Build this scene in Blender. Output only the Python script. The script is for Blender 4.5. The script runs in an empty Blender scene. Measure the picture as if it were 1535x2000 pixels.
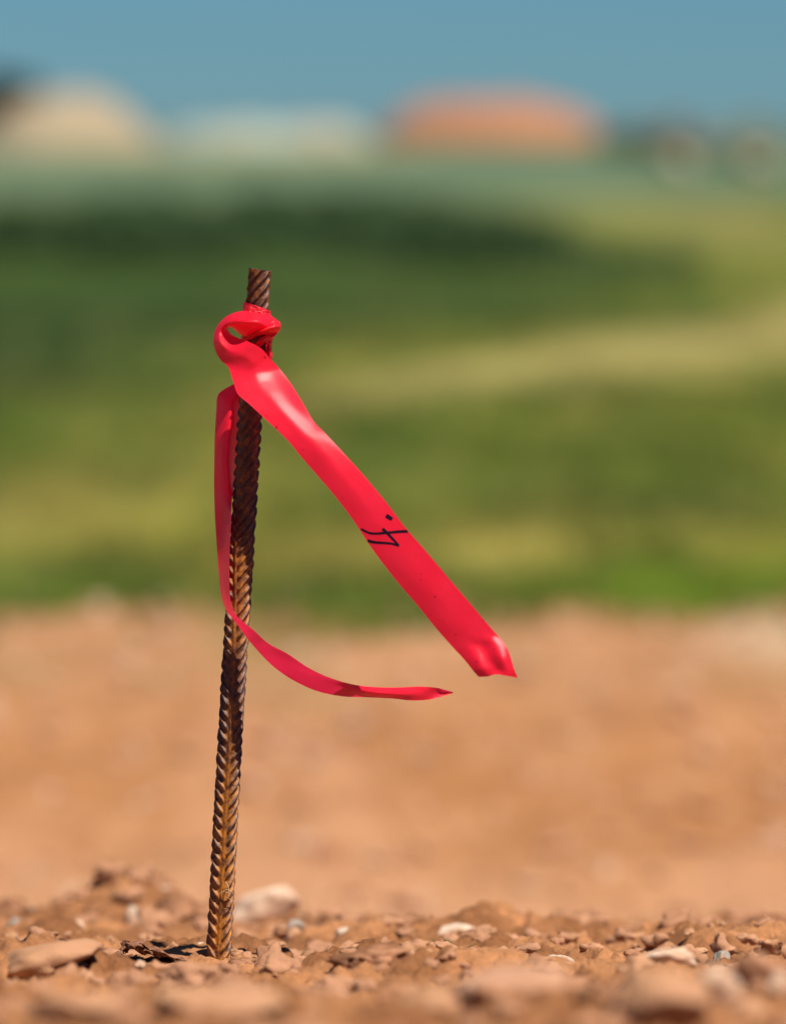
import bpy, bmesh, math, random
import numpy as np
from mathutils import Vector, Matrix, noise
from mathutils.bvhtree import BVHTree
random.seed(7)
R = math.radians
sc = bpy.context.scene
COL = sc.collection

# ------------------------------------------------------------------ camera
CAMZ = 0.46            # eye height above the foot of the stake
SD = 3.1               # distance to the stake
FPX = 11005.0          # focal length in pixels of the 1535x2000 photograph
PITCH = math.atan(750 / FPX)
cam_d = bpy.data.cameras.new('camera'); cam = bpy.data.objects.new('camera', cam_d)
COL.objects.link(cam); sc.camera = cam
cam.location = (0, 0, CAMZ); cam.rotation_euler = (R(90) - PITCH, 0, 0)
cam_d.sensor_fit = 'VERTICAL'; cam_d.sensor_height = 36; cam_d.lens = FPX / 2000 * 36
cam_d.clip_start = 0.05; cam_d.clip_end = 9000
cam_d.dof.use_dof = True; cam_d.dof.focus_distance = SD * 1.003
cam_d.dof.aperture_fstop = 6.0

# ------------------------------------------------------------------ light
SUN_EL, SUN_AZ = 59.0, 142.0      # azimuth clockwise from +Y (the view direction)
w = bpy.data.worlds.new('World'); sc.world = w; w.use_nodes = True
nt = w.node_tree; bg = nt.nodes['Background']
sky = nt.nodes.new('ShaderNodeTexSky'); sky.sky_type = 'NISHITA'; sky.sun_disc = False
sky.sun_elevation = R(SUN_EL); sky.sun_rotation = R(SUN_AZ); sky.altitude = 1200
sky.air_density = 1.0; sky.dust_density = 0.2; sky.ozone_density = 2.0
tint = nt.nodes.new('ShaderNodeMix'); tint.data_type = 'RGBA'; tint.blend_type = 'MULTIPLY'
tint.inputs['Factor'].default_value = 1.0
tint.inputs['B'].default_value = (0.114, 0.228, 0.350, 1)
nt.links.new(sky.outputs['Color'], tint.inputs['A'])
nt.links.new(tint.outputs['Result'], bg.inputs['Color'])
bg.inputs['Strength'].default_value = 0.12
sl = bpy.data.lights.new('sun', 'SUN'); sl.energy = 5.0; sl.angle = R(0.53); sl.color = (1.0, 0.93, 0.82)
so = bpy.data.objects.new('sun', sl); COL.objects.link(so)
sdir = Vector((math.sin(R(SUN_AZ)) * math.cos(R(SUN_EL)), math.cos(R(SUN_AZ)) * math.cos(R(SUN_EL)), math.sin(R(SUN_EL))))
so.rotation_euler = sdir.to_track_quat('Z', 'Y').to_euler()
sc.view_settings.view_transform = 'Standard'; sc.view_settings.look = 'None'
sc.view_settings.exposure = 0.55; sc.view_settings.gamma = 1.0
sc.view_settings.use_curve_mapping = False

# ------------------------------------------------------------------ helpers
FWD = Vector((0, math.cos(PITCH), -math.sin(PITCH))); UPV = Vector((0, math.sin(PITCH), math.cos(PITCH)))
RGT = Vector((1, 0, 0)); CAMP = Vector((0, 0, CAMZ))
def ray(px, py): return (FWD + RGT * ((px - 767.5) / FPX) - UPV * ((py - 1000) / FPX))
def at(px, py, D):
    r = ray(px, py); return CAMP + r * (D / r.y)
def rp(px, py, d): return at(px, py, SD - d / 1000.0)      # d millimetres in front of the stake's plane

def tag(o, label=None, cat=None, group=None, kind=None):
    if label: o['label'] = label
    if cat: o['category'] = cat
    if group: o['group'] = group
    if kind: o['kind'] = kind
    return o
def mesh_obj(name, verts, faces, m, parent=None, smooth=True, uvs=None):
    me = bpy.data.meshes.new(name); me.from_pydata([tuple(v) for v in verts], [], faces); me.update()
    if smooth: me.polygons.foreach_set('use_smooth', [True] * len(me.polygons))
    if uvs is not None:
        ul = me.uv_layers.new(name='UVMap')
        for lp in me.loops: ul.data[lp.index].uv = uvs[lp.vertex_index]
    me.materials.append(m)
    o = bpy.data.objects.new(name, me); COL.objects.link(o)
    if parent: o.parent = parent; o.matrix_parent_inverse = parent.matrix_basis.inverted()
    return o
def empty(name, loc):
    o = bpy.data.objects.new(name, None); COL.objects.link(o); o.location = loc; o.empty_display_size = 0.05; return o

class NT:
    def __init__(s, name):
        s.m = bpy.data.materials.new(name); s.m.use_nodes = True; s.t = s.m.node_tree
        s.b = s.t.nodes['Principled BSDF']; s.out = s.t.nodes['Material Output']
    def n(s, typ, **kw):
        x = s.t.nodes.new(typ)
        for k, v in kw.items():
            if k in x.inputs.keys() if hasattr(x.inputs, 'keys') else False: x.inputs[k].default_value = v
            else: setattr(x, k, v)
        return x
    def l(s, a, b): s.t.links.new(a, b)
    def noise(s, scale, detail=4, rough=0.6, vec=None):
        x = s.n('ShaderNodeTexNoise'); x.inputs['Scale'].default_value = scale
        x.inputs['Detail'].default_value = detail; x.inputs['Roughness'].default_value = rough
        if vec is not None: s.l(vec, x.inputs['Vector'])
        return x.outputs['Fac']
    def ramp(s, fac, stops):
        x = s.n('ShaderNodeValToRGB'); e = x.color_ramp.elements
        while len(e) < len(stops): e.new(0.5)
        for k, (p, c) in enumerate(stops): e[k].position = p; e[k].color = tuple(c) + (1,)
        s.l(fac, x.inputs['Fac']); return x.outputs['Color']
    def mix(s, fac, a, b, mode='MIX'):
        x = s.n('ShaderNodeMix'); x.data_type = 'RGBA'; x.blend_type = mode
        for v, k in ((fac, 'Factor'), (a, 'A'), (b, 'B')):
            if isinstance(v, (int, float)): x.inputs[k].default_value = v
            elif isinstance(v, tuple): x.inputs[k].default_value = v + (1,)
            else: s.l(v, x.inputs[k])
        return x.outputs['Result']
    def bump(s, h, dist, strength=1.0):
        x = s.n('ShaderNodeBump'); x.inputs['Distance'].default_value = dist; x.inputs['Strength'].default_value = strength
        s.l(h, x.inputs['Height']); s.l(x.outputs['Normal'], s.b.inputs['Normal']); return x

def g(v): return (v, v, v)
# numpy gradient noise
_rs = np.random.RandomState(3); _ang = _rs.rand(65536) * 2 * np.pi
def _h(ix, iy):
    k = (ix.astype(np.int64) * 374761393 + iy.astype(np.int64) * 668265263) & 0x7fffffff
    k = ((k ^ (k >> 13)) * 1274126177) & 0x7fffffff
    return _ang[(k ^ (k >> 16)) & 65535]
def pn(x, y):
    x = np.asarray(x, float); y = np.asarray(y, float)
    ix = np.floor(x); iy = np.floor(y); fx = x - ix; fy = y - iy
    def gd(a, b):
        t = _h(ix + a, iy + b); return np.cos(t) * (fx - a) + np.sin(t) * (fy - b)
    u = fx**3 * (fx * (fx * 6 - 15) + 10); v = fy**3 * (fy * (fy * 6 - 15) + 10)
    return ((gd(0, 0) * (1 - u) + gd(1, 0) * u) * (1 - v) + (gd(0, 1) * (1 - u) + gd(1, 1) * u) * v) * 1.5
def fbm(x, y, o=4, ga=0.5):
    s = 0; a = 1; 
    for k in range(o): s = s + a * pn(x * 2**k + 17.3 * k, y * 2**k - 9.1 * k); a *= ga
    return s
def sst(a, b, x):
    t = np.clip((x - a) / (b - a), 0, 1); return t * t * (3 - 2 * t)

# ------------------------------------------------------------------ terrain
PD = [0.0, 1.2, 1.9, 2.1, 2.3, 2.6, 2.85, 3.1, 3.5, 3.8, 4.0, 4.2, 4.8, 5.4, 30, 60, 90, 110, 400, 3500]
PZ = [0.03, 0.08, 0.112, 0.112, 0.092, 0.052, 0.023, -0.002, -0.050, -0.086, -0.112, -0.17, -0.37, -0.44, -0.42, -0.17, 0.17, 0.22, 0.30, 0.39]
PITS = [(230, 1830, 3.45, .018, .04, .018), (760, 1880, 3.15, .014, .04, .014), (1180, 1850, 3.4, .016, .04, .014), (520, 1900, 2.95, .016, .04, .012), (325, 1845, 3.30, .016, .04, .022), (620, 1870, 3.2, .02, .05, .016), (1490, 1900, 2.9, .02, .05, .016), (250, 1960, 2.6, .02, .04, .016), (960, 1950, 2.5, .02, .05, .018), (560, 1940, 2.7, .015, .04, .014), (1140, 1890, 3.02, .012, .03, .014), (30, 1912, 2.86, .014, .03, .014),
        (985, 1810, 3.4, .018, .03, .012), (1245, 1915, 2.92, .012, .025, .013), (690, 1925, 2.86, .02, .03, .01)]
BUMPS = [(345, 3.5, .022, .05, .012), (1090, 3.75, .05, .08, .006), (270, 3.85, .045, .09, .036), (120, 3.9, .05, .08, .010), (440, 2.92, .055, .03, .006), (1130, 2.3, .05, .08, .006), (90, 3.45, .05, .06, .010), (760, 3.02, .07, .06, .010),
         (700, 3.42, .05, .06, .012), (980, 3.45, .04, .05, .016), (1300, 3.42, .06, .06, .010), (1480, 3.3, .05, .06, .016),
         (120, 2.95, .06, .05, .010), (1010, 2.92, .05, .04, .008), (640, 3.2, .05, .05, .006), (1200, 3.12, .03, .04, .008)]
def height(x, y):
    x = np.asarray(x, float); y = np.asarray(y, float)
    b = np.interp(y, PD, PZ)
    b = (b + np.interp(y - .06, PD, PZ) + np.interp(y + .06, PD, PZ)) / 3
    near = 1 - sst(4.3, 6.0, y); far = 1 - sst(10, 14, y)
    z = b + near * (0.009 * fbm(x * 9, y * 7, 2) + 0.0055 * fbm(x * 32 + 5, y * 26, 3, .55))
    cl = np.abs(pn(x * 70, y * 62 + 3)); cl2 = np.abs(pn(x * 150 + 9, y * 140))
    z = z + near * (0.012 * (0.3 - cl) + 0.004 * (0.4 - cl2) + 0.0008 * pn(x * 420, y * 400))
    z = z + far * (1 - near) * (0.02 * fbm(x * 3, y * 1.5, 3)) + (1 - far) * (0.05 * fbm(x * .3, y * .2, 3) * (1 - sst(60, 200, y)))
    for (px, py, D, sx, sy, dp) in PITS:
        cx = (px - 767.5) / FPX * D
        z = z - dp * np.exp(-((x - cx) / sx)**2 - ((y - D) / sy)**2)
    for (px, D, sx, sy, hh) in BUMPS:
        cx = (px - 767.5) / FPX * D
        z = z + hh * np.exp(-((x - cx) / sx)**2 - ((y - D) / sy)**2)
    # level seat round the stake
    sx_ = (427 - 767.5) / FPX * SD
    k = np.exp(-((x - sx_ + .018) / .055)**2 - ((y - SD) / np.where(y < SD, .16, .06))**2)
    z = z * (1 - k) + k * (0.001 * pn(x * 120, y * 110) + .001 * pn(x * 300, y * 280))
    rr_ = np.sqrt((x - sx_)**2 + (y - SD)**2)
    return z + .0035 * np.exp(-((rr_ - .0125) / .0055)**2) * (.7 + 1.2 * pn(x * 160, y * 160))
def hit(px, py, lo=1.6, hi=4.05):
    r = ray(px, py); Ds = np.linspace(lo, hi, 2000)
    P = np.array([[r.x, r.y, r.z]]) * (Ds / r.y)[:, None]
    h = height(P[:, 0], P[:, 1]); k = np.where(P[:, 2] + CAMZ <= h)[0]
    return float(Ds[k[0]]) if len(k) else None

def axis_steps(segs):
    out = [segs[0][0]]
    for a, b, st in segs:
        n = max(1, int(round((b - a) / st))); out += list(np.linspace(a, b, n + 1)[1:])
    return out
ys = axis_steps([(-40, 0, 8), (0, 1.2, .2), (1.2, 1.9, .03), (1.9, 4.1, .0036), (4.1, 6, .03), (6, 13, .05), (13, 60, .3)])
v = 60.; st = .4
while v < 3500: st *= 1.09; v += st; ys.append(v)
xs = list(np.arange(-.28, .2801, .0028)); v = .28; st = .0028; side = []
while v < 3000: st *= 1.05; v += st; side.append(v)
xs = [-q for q in reversed(side)] + xs + side
xs = np.array(xs); ys = np.array(ys)
X, Y = np.meshgrid(xs, ys); Z = height(X, Y)
NX, NY = len(xs), len(ys)

def patch(px, py, wpx, hpx, h=.86):
    """an ellipse on the field, given roughly where it lies"""
    D = 11005 * h / (py - 250); Dn = 11005 * h / (py + hpx - 250); Df = 11005 * h / max(py - hpx - 250, 12)
    return ((px - 767.5) / FPX * D, D, wpx / FPX * D, (Df - Dn) / 2)
def ell(x, y, c, p=1.0):
    return np.exp(-(((x - c[0]) / c[2])**2 + ((y - c[1]) / c[3])**2) * p)
def lerp(a, b, t): return a * (1 - t[..., None]) + np.array(b) * t[..., None]

# the ragged line between dirt and grass, about ten metres out
edge = 10.45 + 0.06 * fbm(X * 1.3, X * 0 + 2.2, 3) + .06 * fbm(X * 6, Y * .7, 3) - .6 * np.exp(-((X + .02) / .13)**2)
is_grass = Y > edge
# dirt colours
C = np.zeros(X.shape + (3,)) + np.array((.37, .185, .088))
C = lerp(C, (.31, .145, .062), np.clip(.5 + .9 * fbm(X * 2.2, Y * .8, 4), 0, 1) * .6)
C = lerp(C, (.44, .245, .155), sst(.05, .5, fbm(X * 2.8 + 7, Y * .5, 3)) * .6)
C = lerp(C, (.29, .135, .060), sst(.08, .45, fbm(X * 9, Y * 2.2 + 4, 3)) * .4)
C = lerp(C, (.46, .26, .155), sst(.1, .45, fbm(X * 10 + 5, Y * 2.4, 3)) * .45)
C = lerp(C, (.38, .225, .135), sst(8.0, 9.6, Y) * .6)                      # paler trodden strip before the grass
C = lerp(C, (.50, .29, .19), np.exp(-((Y - 6.2) / .6)**2) * .75)
C = lerp(C, (.19, .16, .06), sst(.15, .7, fbm(X * 2.6 - 4, Y * .9 + 2, 3)) * sst(7.5, 10, Y) * .45)
C = lerp(C, (.50, .42, .33), np.clip(ell(X, Y, (.66, 10.0, .09, .5)), 0, 1) * .8)
C = np.where((Y < 4.6)[..., None], lerp(np.zeros(C.shape) + np.array((.41, .205, .108)), (.24, .11, .054),
             np.clip(.5 + 1.4 * fbm(X * 14, Y * 9, 4), 0, 1)), C)
C = C * np.array((1.03, .93, .76))
# grass colours
G = np.zeros(C.shape) + np.array((.105, .120, .022))
n1 = fbm(X * 1.6, Y * .32, 4)
G = lerp(G, (.065, .098, .012), sst(-.1, .5, n1))
G = lerp(G, (.24, .19, .060), sst(.05, .5, fbm(X * 1.2 + 30, Y * .22, 3)) * .5)
G = lerp(G, (.24, .195, .075), sst(.08, .4, fbm(X * 5, Y * .55, 3)) * .6)
G = lerp(G, (.045, .075, .008), sst(.08, .4, fbm(X * 6 + 11, Y * .6, 3)) * .7)
PATCH = [  # px, py, half width, half height, colour, amount
    (1000, 1030, 170, 55, (.31, .24, .11), .95), (80, 950, 180, 70, (.31, .24, .11), .85), (600, 1040, 130, 55, (.25, .19, .075), .7),
    (400, 1080, 90, 30, (.24, .19, .07), .5), (1230, 1000, 120, 30, (.22, .19, .06), .5),
    (1250, 1112, 480, 35, (.082, .115, .008), 1.0), (1430, 1120, 300, 40, (.082, .122, .008), .9), (200, 1120, 260, 38, (.065, .095, .012), .8), (600, 1135, 200, 25, (.06, .095, .010), .8),
    (1200, 880, 330, 80, (.070, .088, .014), .9), (700, 860, 160, 60, (.06, .088, .014), .8), (200, 800, 280, 50, (.13, .13, .028), .6),
    (800, 560, 500, 50, (.085, .105, .020), .7), (330, 590, 300, 100, (.038, .068, .014), .95), (60, 620, 270, 110, (.022, .048, .012), 1.0),
    (850, 640, 420, 30, (.14, .14, .036), .6), (1420, 470, 170, 40, (.19, .17, .09), .6), (1130, 430, 120, 30, (.20, .20, .08), .8),
    (1250, 540, 120, 30, (.07, .09, .022), .7),
]
for px, py, wp, hp, c, a in PATCH:
    G = lerp(G, c, a * np.clip(ell(X, Y, patch(px, py, wp, hp), .8) * 1.15, 0, 1))
# dry track crossing the field from lower left to upper right
sx1, sy1 = at(560, 250 + 545, 1).x, 0
tx0, ty0 = (560 - 767.5) / FPX * 18.4, 18.4; tx1, ty1 = (1535 - 767.5) / FPX * 25.2, 25.2
tt = (X - tx0) / (tx1 - tx0); yc = ty0 + (ty1 - ty0) * tt
band = np.exp(-((Y - yc) / (.75 + 1.3 * np.clip(tt, 0, 2)))**2) * sst(-.22, .12, tt) * (1 - .5 * sst(2, 4, tt))
G = lerp(G, (.41, .32, .25), np.clip(band * 1.2, 0, 1) * (.62 + .25 * sst(0, .8, tt)))
G = lerp(G, (.028, .055, .016), sst(21, 29, Y) * (1 - sst(48, 60, Y)) * (1 - sst(.4, 2.2, X)) * .9)   # dark scrubby strip
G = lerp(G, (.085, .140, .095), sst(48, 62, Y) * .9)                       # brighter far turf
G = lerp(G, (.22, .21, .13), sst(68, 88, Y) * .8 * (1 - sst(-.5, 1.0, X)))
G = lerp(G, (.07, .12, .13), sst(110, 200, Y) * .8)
gb = sst(30, 60, Y); G = G * np.stack([1.0 - .06 * (1 - gb), 1.0 + 0 * gb, .45 + .45 * gb], -1); C[is_grass] = G[is_grass]  # far grass keeps more blue, a distance haze put into its colour

def grid_obj(name, mask, mat):
    idx = np.arange(NX * NY).reshape(NY, NX)
    q = np.stack([idx[:-1, :-1], idx[:-1, 1:], idx[1:, 1:], idx[1:, :-1]], -1)[mask]
    used = np.unique(q); remap = np.full(NX * NY, -1); remap[used] = np.arange(len(used)); q = remap[q]
    co = np.stack([X.ravel()[used], Y.ravel()[used], Z.ravel()[used]], -1)
    me = bpy.data.meshes.new(name); me.vertices.add(len(co)); me.vertices.foreach_set('co', co.ravel())
    me.loops.add(q.size); me.loops.foreach_set('vertex_index', q.ravel().astype(np.int32))
    me.polygons.add(len(q)); me.polygons.foreach_set('loop_start', np.arange(len(q), dtype=np.int32) * 4)
    me.polygons.foreach_set('loop_total', np.full(len(q), 4, np.int32))
    me.polygons.foreach_set('use_smooth', np.ones(len(q), bool)); me.update(calc_edges=True)
    ca = me.color_attributes.new('tone', 'FLOAT_COLOR', 'POINT')
    cc = np.concatenate([C.reshape(-1, 3)[used], np.ones((len(used), 1))], 1); ca.data.foreach_set('color', cc.ravel())
    me.materials.append(mat); o = bpy.data.objects.new(name, me); COL.objects.link(o); return o

def ground_mat(name, fine, bd):
    M = NT(name); a = M.n('ShaderNodeVertexColor'); a.layer_name = 'tone'
    ge = M.n('ShaderNodeNewGeometry').outputs['Position']
    f = M.noise(fine, 6, .65, ge)
    c = M.mix(1.0, a.outputs['Color'], M.ramp(f, [(.25, g(.62)), (.5, g(1.0)), (.8, g(1.35))]), 'MULTIPLY')
    M.l(c, M.b.inputs['Base Color']); M.b.inputs['Roughness'].default_value = .95
    M.b.inputs['Specular IOR Level'].default_value = .15
    M.bump(M.noise(fine * 1.6, 6, .7, ge), bd); return M.m
gm = is_grass[:-1, :-1]
tag(grid_obj('dirt_ground', ~gm, ground_mat('dirt', 160, .0026)), 'orange brown dirt with clods and pebbles', kind='structure')
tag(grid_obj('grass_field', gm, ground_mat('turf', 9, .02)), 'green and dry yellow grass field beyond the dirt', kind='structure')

# ------------------------------------------------------------------ grass blades on the near field, scrub behind
def veg_mat(name, c1, c2, sc_=3, tr=.3):
    M = NT(name); ge = M.n('ShaderNodeNewGeometry').outputs['Position']
    col = M.ramp(M.noise(sc_, 3, .6, ge), [(.35, c1), (.65, c2)])
    M.l(col, M.b.inputs['Base Color']); M.b.inputs['Roughness'].default_value = .7
    t = M.n('ShaderNodeBsdfTranslucent'); M.l(col, t.inputs['Color'])
    mx = M.n('ShaderNodeMixShader'); mx.inputs[0].default_value = tr
    M.l(M.b.outputs[0], mx.inputs[1]); M.l(t.outputs[0], mx.inputs[2]); M.l(mx.outputs[0], M.out.inputs['Surface']); return M.m
def blades(name, n, xr, yr, hr, wd, mat, clump, seed, onlyg=True):
    rs = np.random.RandomState(seed)
    t = rs.rand(n); y = yr[0] * (yr[1] / yr[0])**t; x = (rs.rand(n) * 2 - 1) * xr * y
    keep = fbm(x * clump, y * clump * .4, 3) + rs.rand(n) * .5 > .18
    if onlyg: keep &= y > 10.0 + 0.15 * fbm(x * 1.3, x * 0 + 2.2, 3) + .4 * fbm(x * 6, y * .7, 3) - .6 * np.exp(-((x + .02) / .13)**2)
    x, y = x[keep], y[keep]; n = len(x); z = height(x, y)
    h = hr[0] + (hr[1] - hr[0]) * rs.rand(n)**2; a = rs.rand(n) * np.pi; w_ = wd * (y / 10)**.6
    dx, dy = np.cos(a) * w_, np.sin(a) * w_; lx, ly = rs.randn(n) * h * .35, rs.randn(n) * h * .35
    V = np.zeros((n, 3, 3)); V[:, 0] = np.stack([x - dx, y - dy, z - .004], -1); V[:, 1] = np.stack([x + dx, y + dy, z - .004], -1)
    V[:, 2] = np.stack([x + lx, y + ly, z + h], -1)
    me = bpy.data.meshes.new(name); me.vertices.add(n * 3); me.vertices.foreach_set('co', V.ravel())
    me.loops.add(n * 3); me.loops.foreach_set('vertex_index', np.arange(n * 3, dtype=np.int32))
    me.polygons.add(n); me.polygons.foreach_set('loop_start', np.arange(n, dtype=np.int32) * 3)
    me.polygons.foreach_set('loop_total', np.full(n, 3, np.int32)); me.update(calc_edges=True)
    if mat is None:
        ii = np.clip(np.searchsorted(ys, y), 0, NY - 1); jj = np.clip(np.searchsorted(xs, x), 0, NX - 1)
        tn = G[ii, jj] * (.8 + .5 * rs.rand(n))[:, None]; tn = np.repeat(np.concatenate([tn, np.ones((n, 1))], 1), 3, 0)
        ca = me.color_attributes.new('tone', 'FLOAT_COLOR', 'POINT'); ca.data.foreach_set('color', tn.ravel()); mat = blade_m
    me.materials.append(mat); o = bpy.data.objects.new(name, me); COL.objects.link(o); return o
BM_ = NT('grass_blade'); a_ = BM_.n('ShaderNodeVertexColor'); a_.layer_name = 'tone'
BM_.l(a_.outputs['Color'], BM_.b.inputs['Base Color']); BM_.b.inputs['Roughness'].default_value = .7
t_ = BM_.n('ShaderNodeBsdfTranslucent'); BM_.l(a_.outputs['Color'], t_.inputs['Color']); x_ = BM_.n('ShaderNodeMixShader'); x_.inputs[0].default_value = .3
BM_.l(BM_.b.outputs[0], x_.inputs[1]); BM_.l(t_.outputs[0], x_.inputs[2]); BM_.l(x_.outputs[0], BM_.out.inputs['Surface']); blade_m = BM_.m
tag(blades('grass', 60000, .11, (9.4, 30), (.01, .05), .003, None, 1.5, 1),
    'short green grass growing over the field', 'grass', kind='stuff')
tag(blades('dry_grass', 7000, .11, (9.9, 34), (.02, .08), .003, veg_mat('grass_dry', (.36, .27, .09), (.26, .22, .07), 2.2), 1.1, 2),
    'dry straw yellow grass tufts among the green field', 'dry grass', kind='stuff')

def leaf_cloud(cen, rad, n, leaf, rs):
    d = rs.randn(n, 3); d /= np.linalg.norm(d, axis=1)[:, None]
    rr = (.45 + .55 * rs.rand(n)**.5)
    lump = 1 + .35 * np.array([noise.noise(Vector(q) * 1.7 + Vector(cen)) for q in d])
    p = np.array(cen) + d * np.array(rad) * (rr * lump)[:, None]
    a = rs.randn(n, 3); a /= np.linalg.norm(a, axis=1)[:, None]; b = np.cross(a, rs.randn(n, 3)); b /= np.linalg.norm(b, axis=1)[:, None]
    s = leaf * (.6 + .8 * rs.rand(n))[:, None]
    return np.stack([p - a * s, p + b * s * .5, p + a * s, p - b * s * .5], 1)
def quads_obj(name, Q, mat, parent=None):
    n = len(Q); me = bpy.data.meshes.new(name); me.vertices.add(n * 4); me.vertices.foreach_set('co', Q.ravel())
    me.loops.add(n * 4); me.loops.foreach_set('vertex_index', np.arange(n * 4, dtype=np.int32))
    me.polygons.add(n); me.polygons.foreach_set('loop_start', np.arange(n, dtype=np.int32) * 4)
    me.polygons.foreach_set('loop_total', np.full(n, 4, np.int32)); me.update(calc_edges=True)
    me.materials.append(mat); o = bpy.data.objects.new(name, me); COL.objects.link(o)
    if parent: o.parent = parent; o.matrix_parent_inverse = parent.matrix_basis.inverted()
    return o
rs = np.random.RandomState(11); Q = []
for k in range(60):
    D = 34 + 12 * rs.rand(); px = -250 + 1330 * rs.rand()
    if px > 1000 and rs.rand() < .5: px = 1120 + 160 * rs.rand(); D = 33
    x = (px - 767.5) / FPX * D; hh = .08 + .15 * rs.rand(); z = float(height(x, D))
    Q.append(leaf_cloud((x, D, z + hh * .7), (.3 + .3 * rs.rand(), .5, hh), 420, .035, rs))
scrub_m = veg_mat('scrub_leaf', (.018, .055, .012), (.045, .095, .022), 1.5, .3)
tag(quads_obj('scrub', np.concatenate(Q), scrub_m), 'dark green scrub massed across the middle of the field', 'scrub', kind='stuff')

# ------------------------------------------------------------------ far mounds, pale bank, shrubs, tree
def mound(name, px, py_base, D, wpx, hpx, col, col2, label, cat, flat=2.0, seed=0, rim=None):
    cx = (px - 767.5) / FPX * D; wx = wpx / FPX * D; hz = hpx / FPX * D
    zb = at(px, py_base, D).z; zg = float(height(cx, D)); V = []; F = []; nr, na = 26, 72
    for i in range(nr + 1):
        t = i / nr
        for j in range(na):
            a = 2 * math.pi * j / na; k = 1 + .10 * noise.noise(Vector((math.cos(a) * 1.3 + seed, math.sin(a) * 1.3, 0)))
            x = wx * t * k * math.cos(a); y = wx * .8 * t * k * math.sin(a)
            n_ = noise.fractal(Vector((x * 1.3 + seed, y * 1.3, seed)), 1.0, 2.0, 4)
            z = hz * (1 - t**flat) * (1 + .12 * n_) + .03 * n_ * t
            xx, yy = cx + x, D + y
            zgr = min(zg, float(height(xx, yy)))
            V.append((xx, yy, (zb + z) if t < 1 else zgr - .3))
    for i in range(nr):
        for j in range(na): F.append((i * na + j, i * na + (j + 1) % na, (i + 1) * na + (j + 1) % na, (i + 1) * na + j))
    M = NT(name); ge = M.n('ShaderNodeNewGeometry').outputs['Position']
    c = M.ramp(M.noise(1.6, 5, .6, ge), [(.35, col), (.65, col2)]); M.l(c, M.b.inputs['Base Color']); M.b.inputs['Roughness'].default_value = .95
    M.bump(M.noise(6, 5, .7, ge), .08)
    return tag(mesh_obj(name, V, F, M.m), label, cat)
mound('dirt_mound', 957, 288, 95, 236, 90, (.38, .175, .09), (.32, .14, .07), 'wide orange dirt mound on the far edge of the field', 'mound', 5.0, 3)
mound('sand_mound', 135, 312, 88, 195, 128, (.36, .29, .19), (.31, .24, .15), 'tall pale sand coloured mound at the far left of the field', 'mound', 2.6, 9)
mound('gravel_heap', 460, 314, 92, 170, 72, (.24, .32, .29), (.32, .31, .22), 'low pale grey heap right of the sand coloured mound', 'heap', 3.5, 15)
mound('gravel_heap', 620, 316, 98, 130, 76, (.27, .32, .27), (.34, .29, .20), 'low buff grey heap just left of the orange dirt mound', 'heap', 3.2, 21)

LATE = []
def shrub(px, D, rx, rz, c1, c2, label, n=900, leaf=.06, seed=1):
    x = (px - 767.5) / FPX * D; z = float(height(x, D)); rs = np.random.RandomState(seed)
    e = empty('shrub', (x, D, z)); tag(e, label, 'shrub')
    quads_obj('foliage', np.concatenate([leaf_cloud((x + q * rx * .6, D, z + rz * .95 * s_), (rx * .7, rx, rz * s_), n, leaf, rs) for q, s_ in ((-.8, .8), (.1, 1.), (.9, .75))]), veg_mat('shrub_leaf', c1, c2, 2), e)
    V = []; F = []
    for k in range(5):
        a = k * 1.3; b = len(V)
        for t in (0, 1):
            for j in range(5):
                q = j * 1.257; r_ = .02 * (1 - .7 * t)
                V.append((x + math.cos(a) * rx * .5 * t + r_ * math.cos(q), D + math.sin(a) * rx * .5 * t + r_ * math.sin(q), z - .05 + t * rz * 1.3))
        F += [(b + j, b + (j + 1) % 5, b + 5 + (j + 1) % 5, b + 5 + j) for j in range(5)]
    mesh_obj('stem', V, F, veg_mat('stem', (.12, .08, .05), (.16, .11, .07), 3, 0), e)
shrub(1315, 80, .42, .26, (.24, .23, .14), (.34, .29, .20), 'dusty buff shrub on the far right of the field, next to the orange mound', seed=2)
shrub(1468, 76, .40, .30, (.30, .34, .22), (.40, .42, .30), 'pale silvery green round shrub near the right edge of the photo', seed=3)
shrub(1225, 84, .40, .20, (.16, .21, .11), (.22, .25, .15), 'small dark green shrub against the right end of the orange mound', seed=4)
for k_, (bx, bD, bs, lab) in enumerate(((1322, 70, .16, 'pale boulder in the far grass just before the dusty buff shrub'), (1475, 67, .17, 'whitish boulder in the far grass nearest the right edge of the photo'),
                         (1228, 84, .12, 'small pale boulder in the far grass by the right end of the orange mound'), (1405, 84, .11, 'small pale boulder in the far grass midway between the two larger pale ones'))):
    x_ = (bx - 767.5) / FPX * bD; LATE.append((x_, bD, bs, lab, k_))
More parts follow.
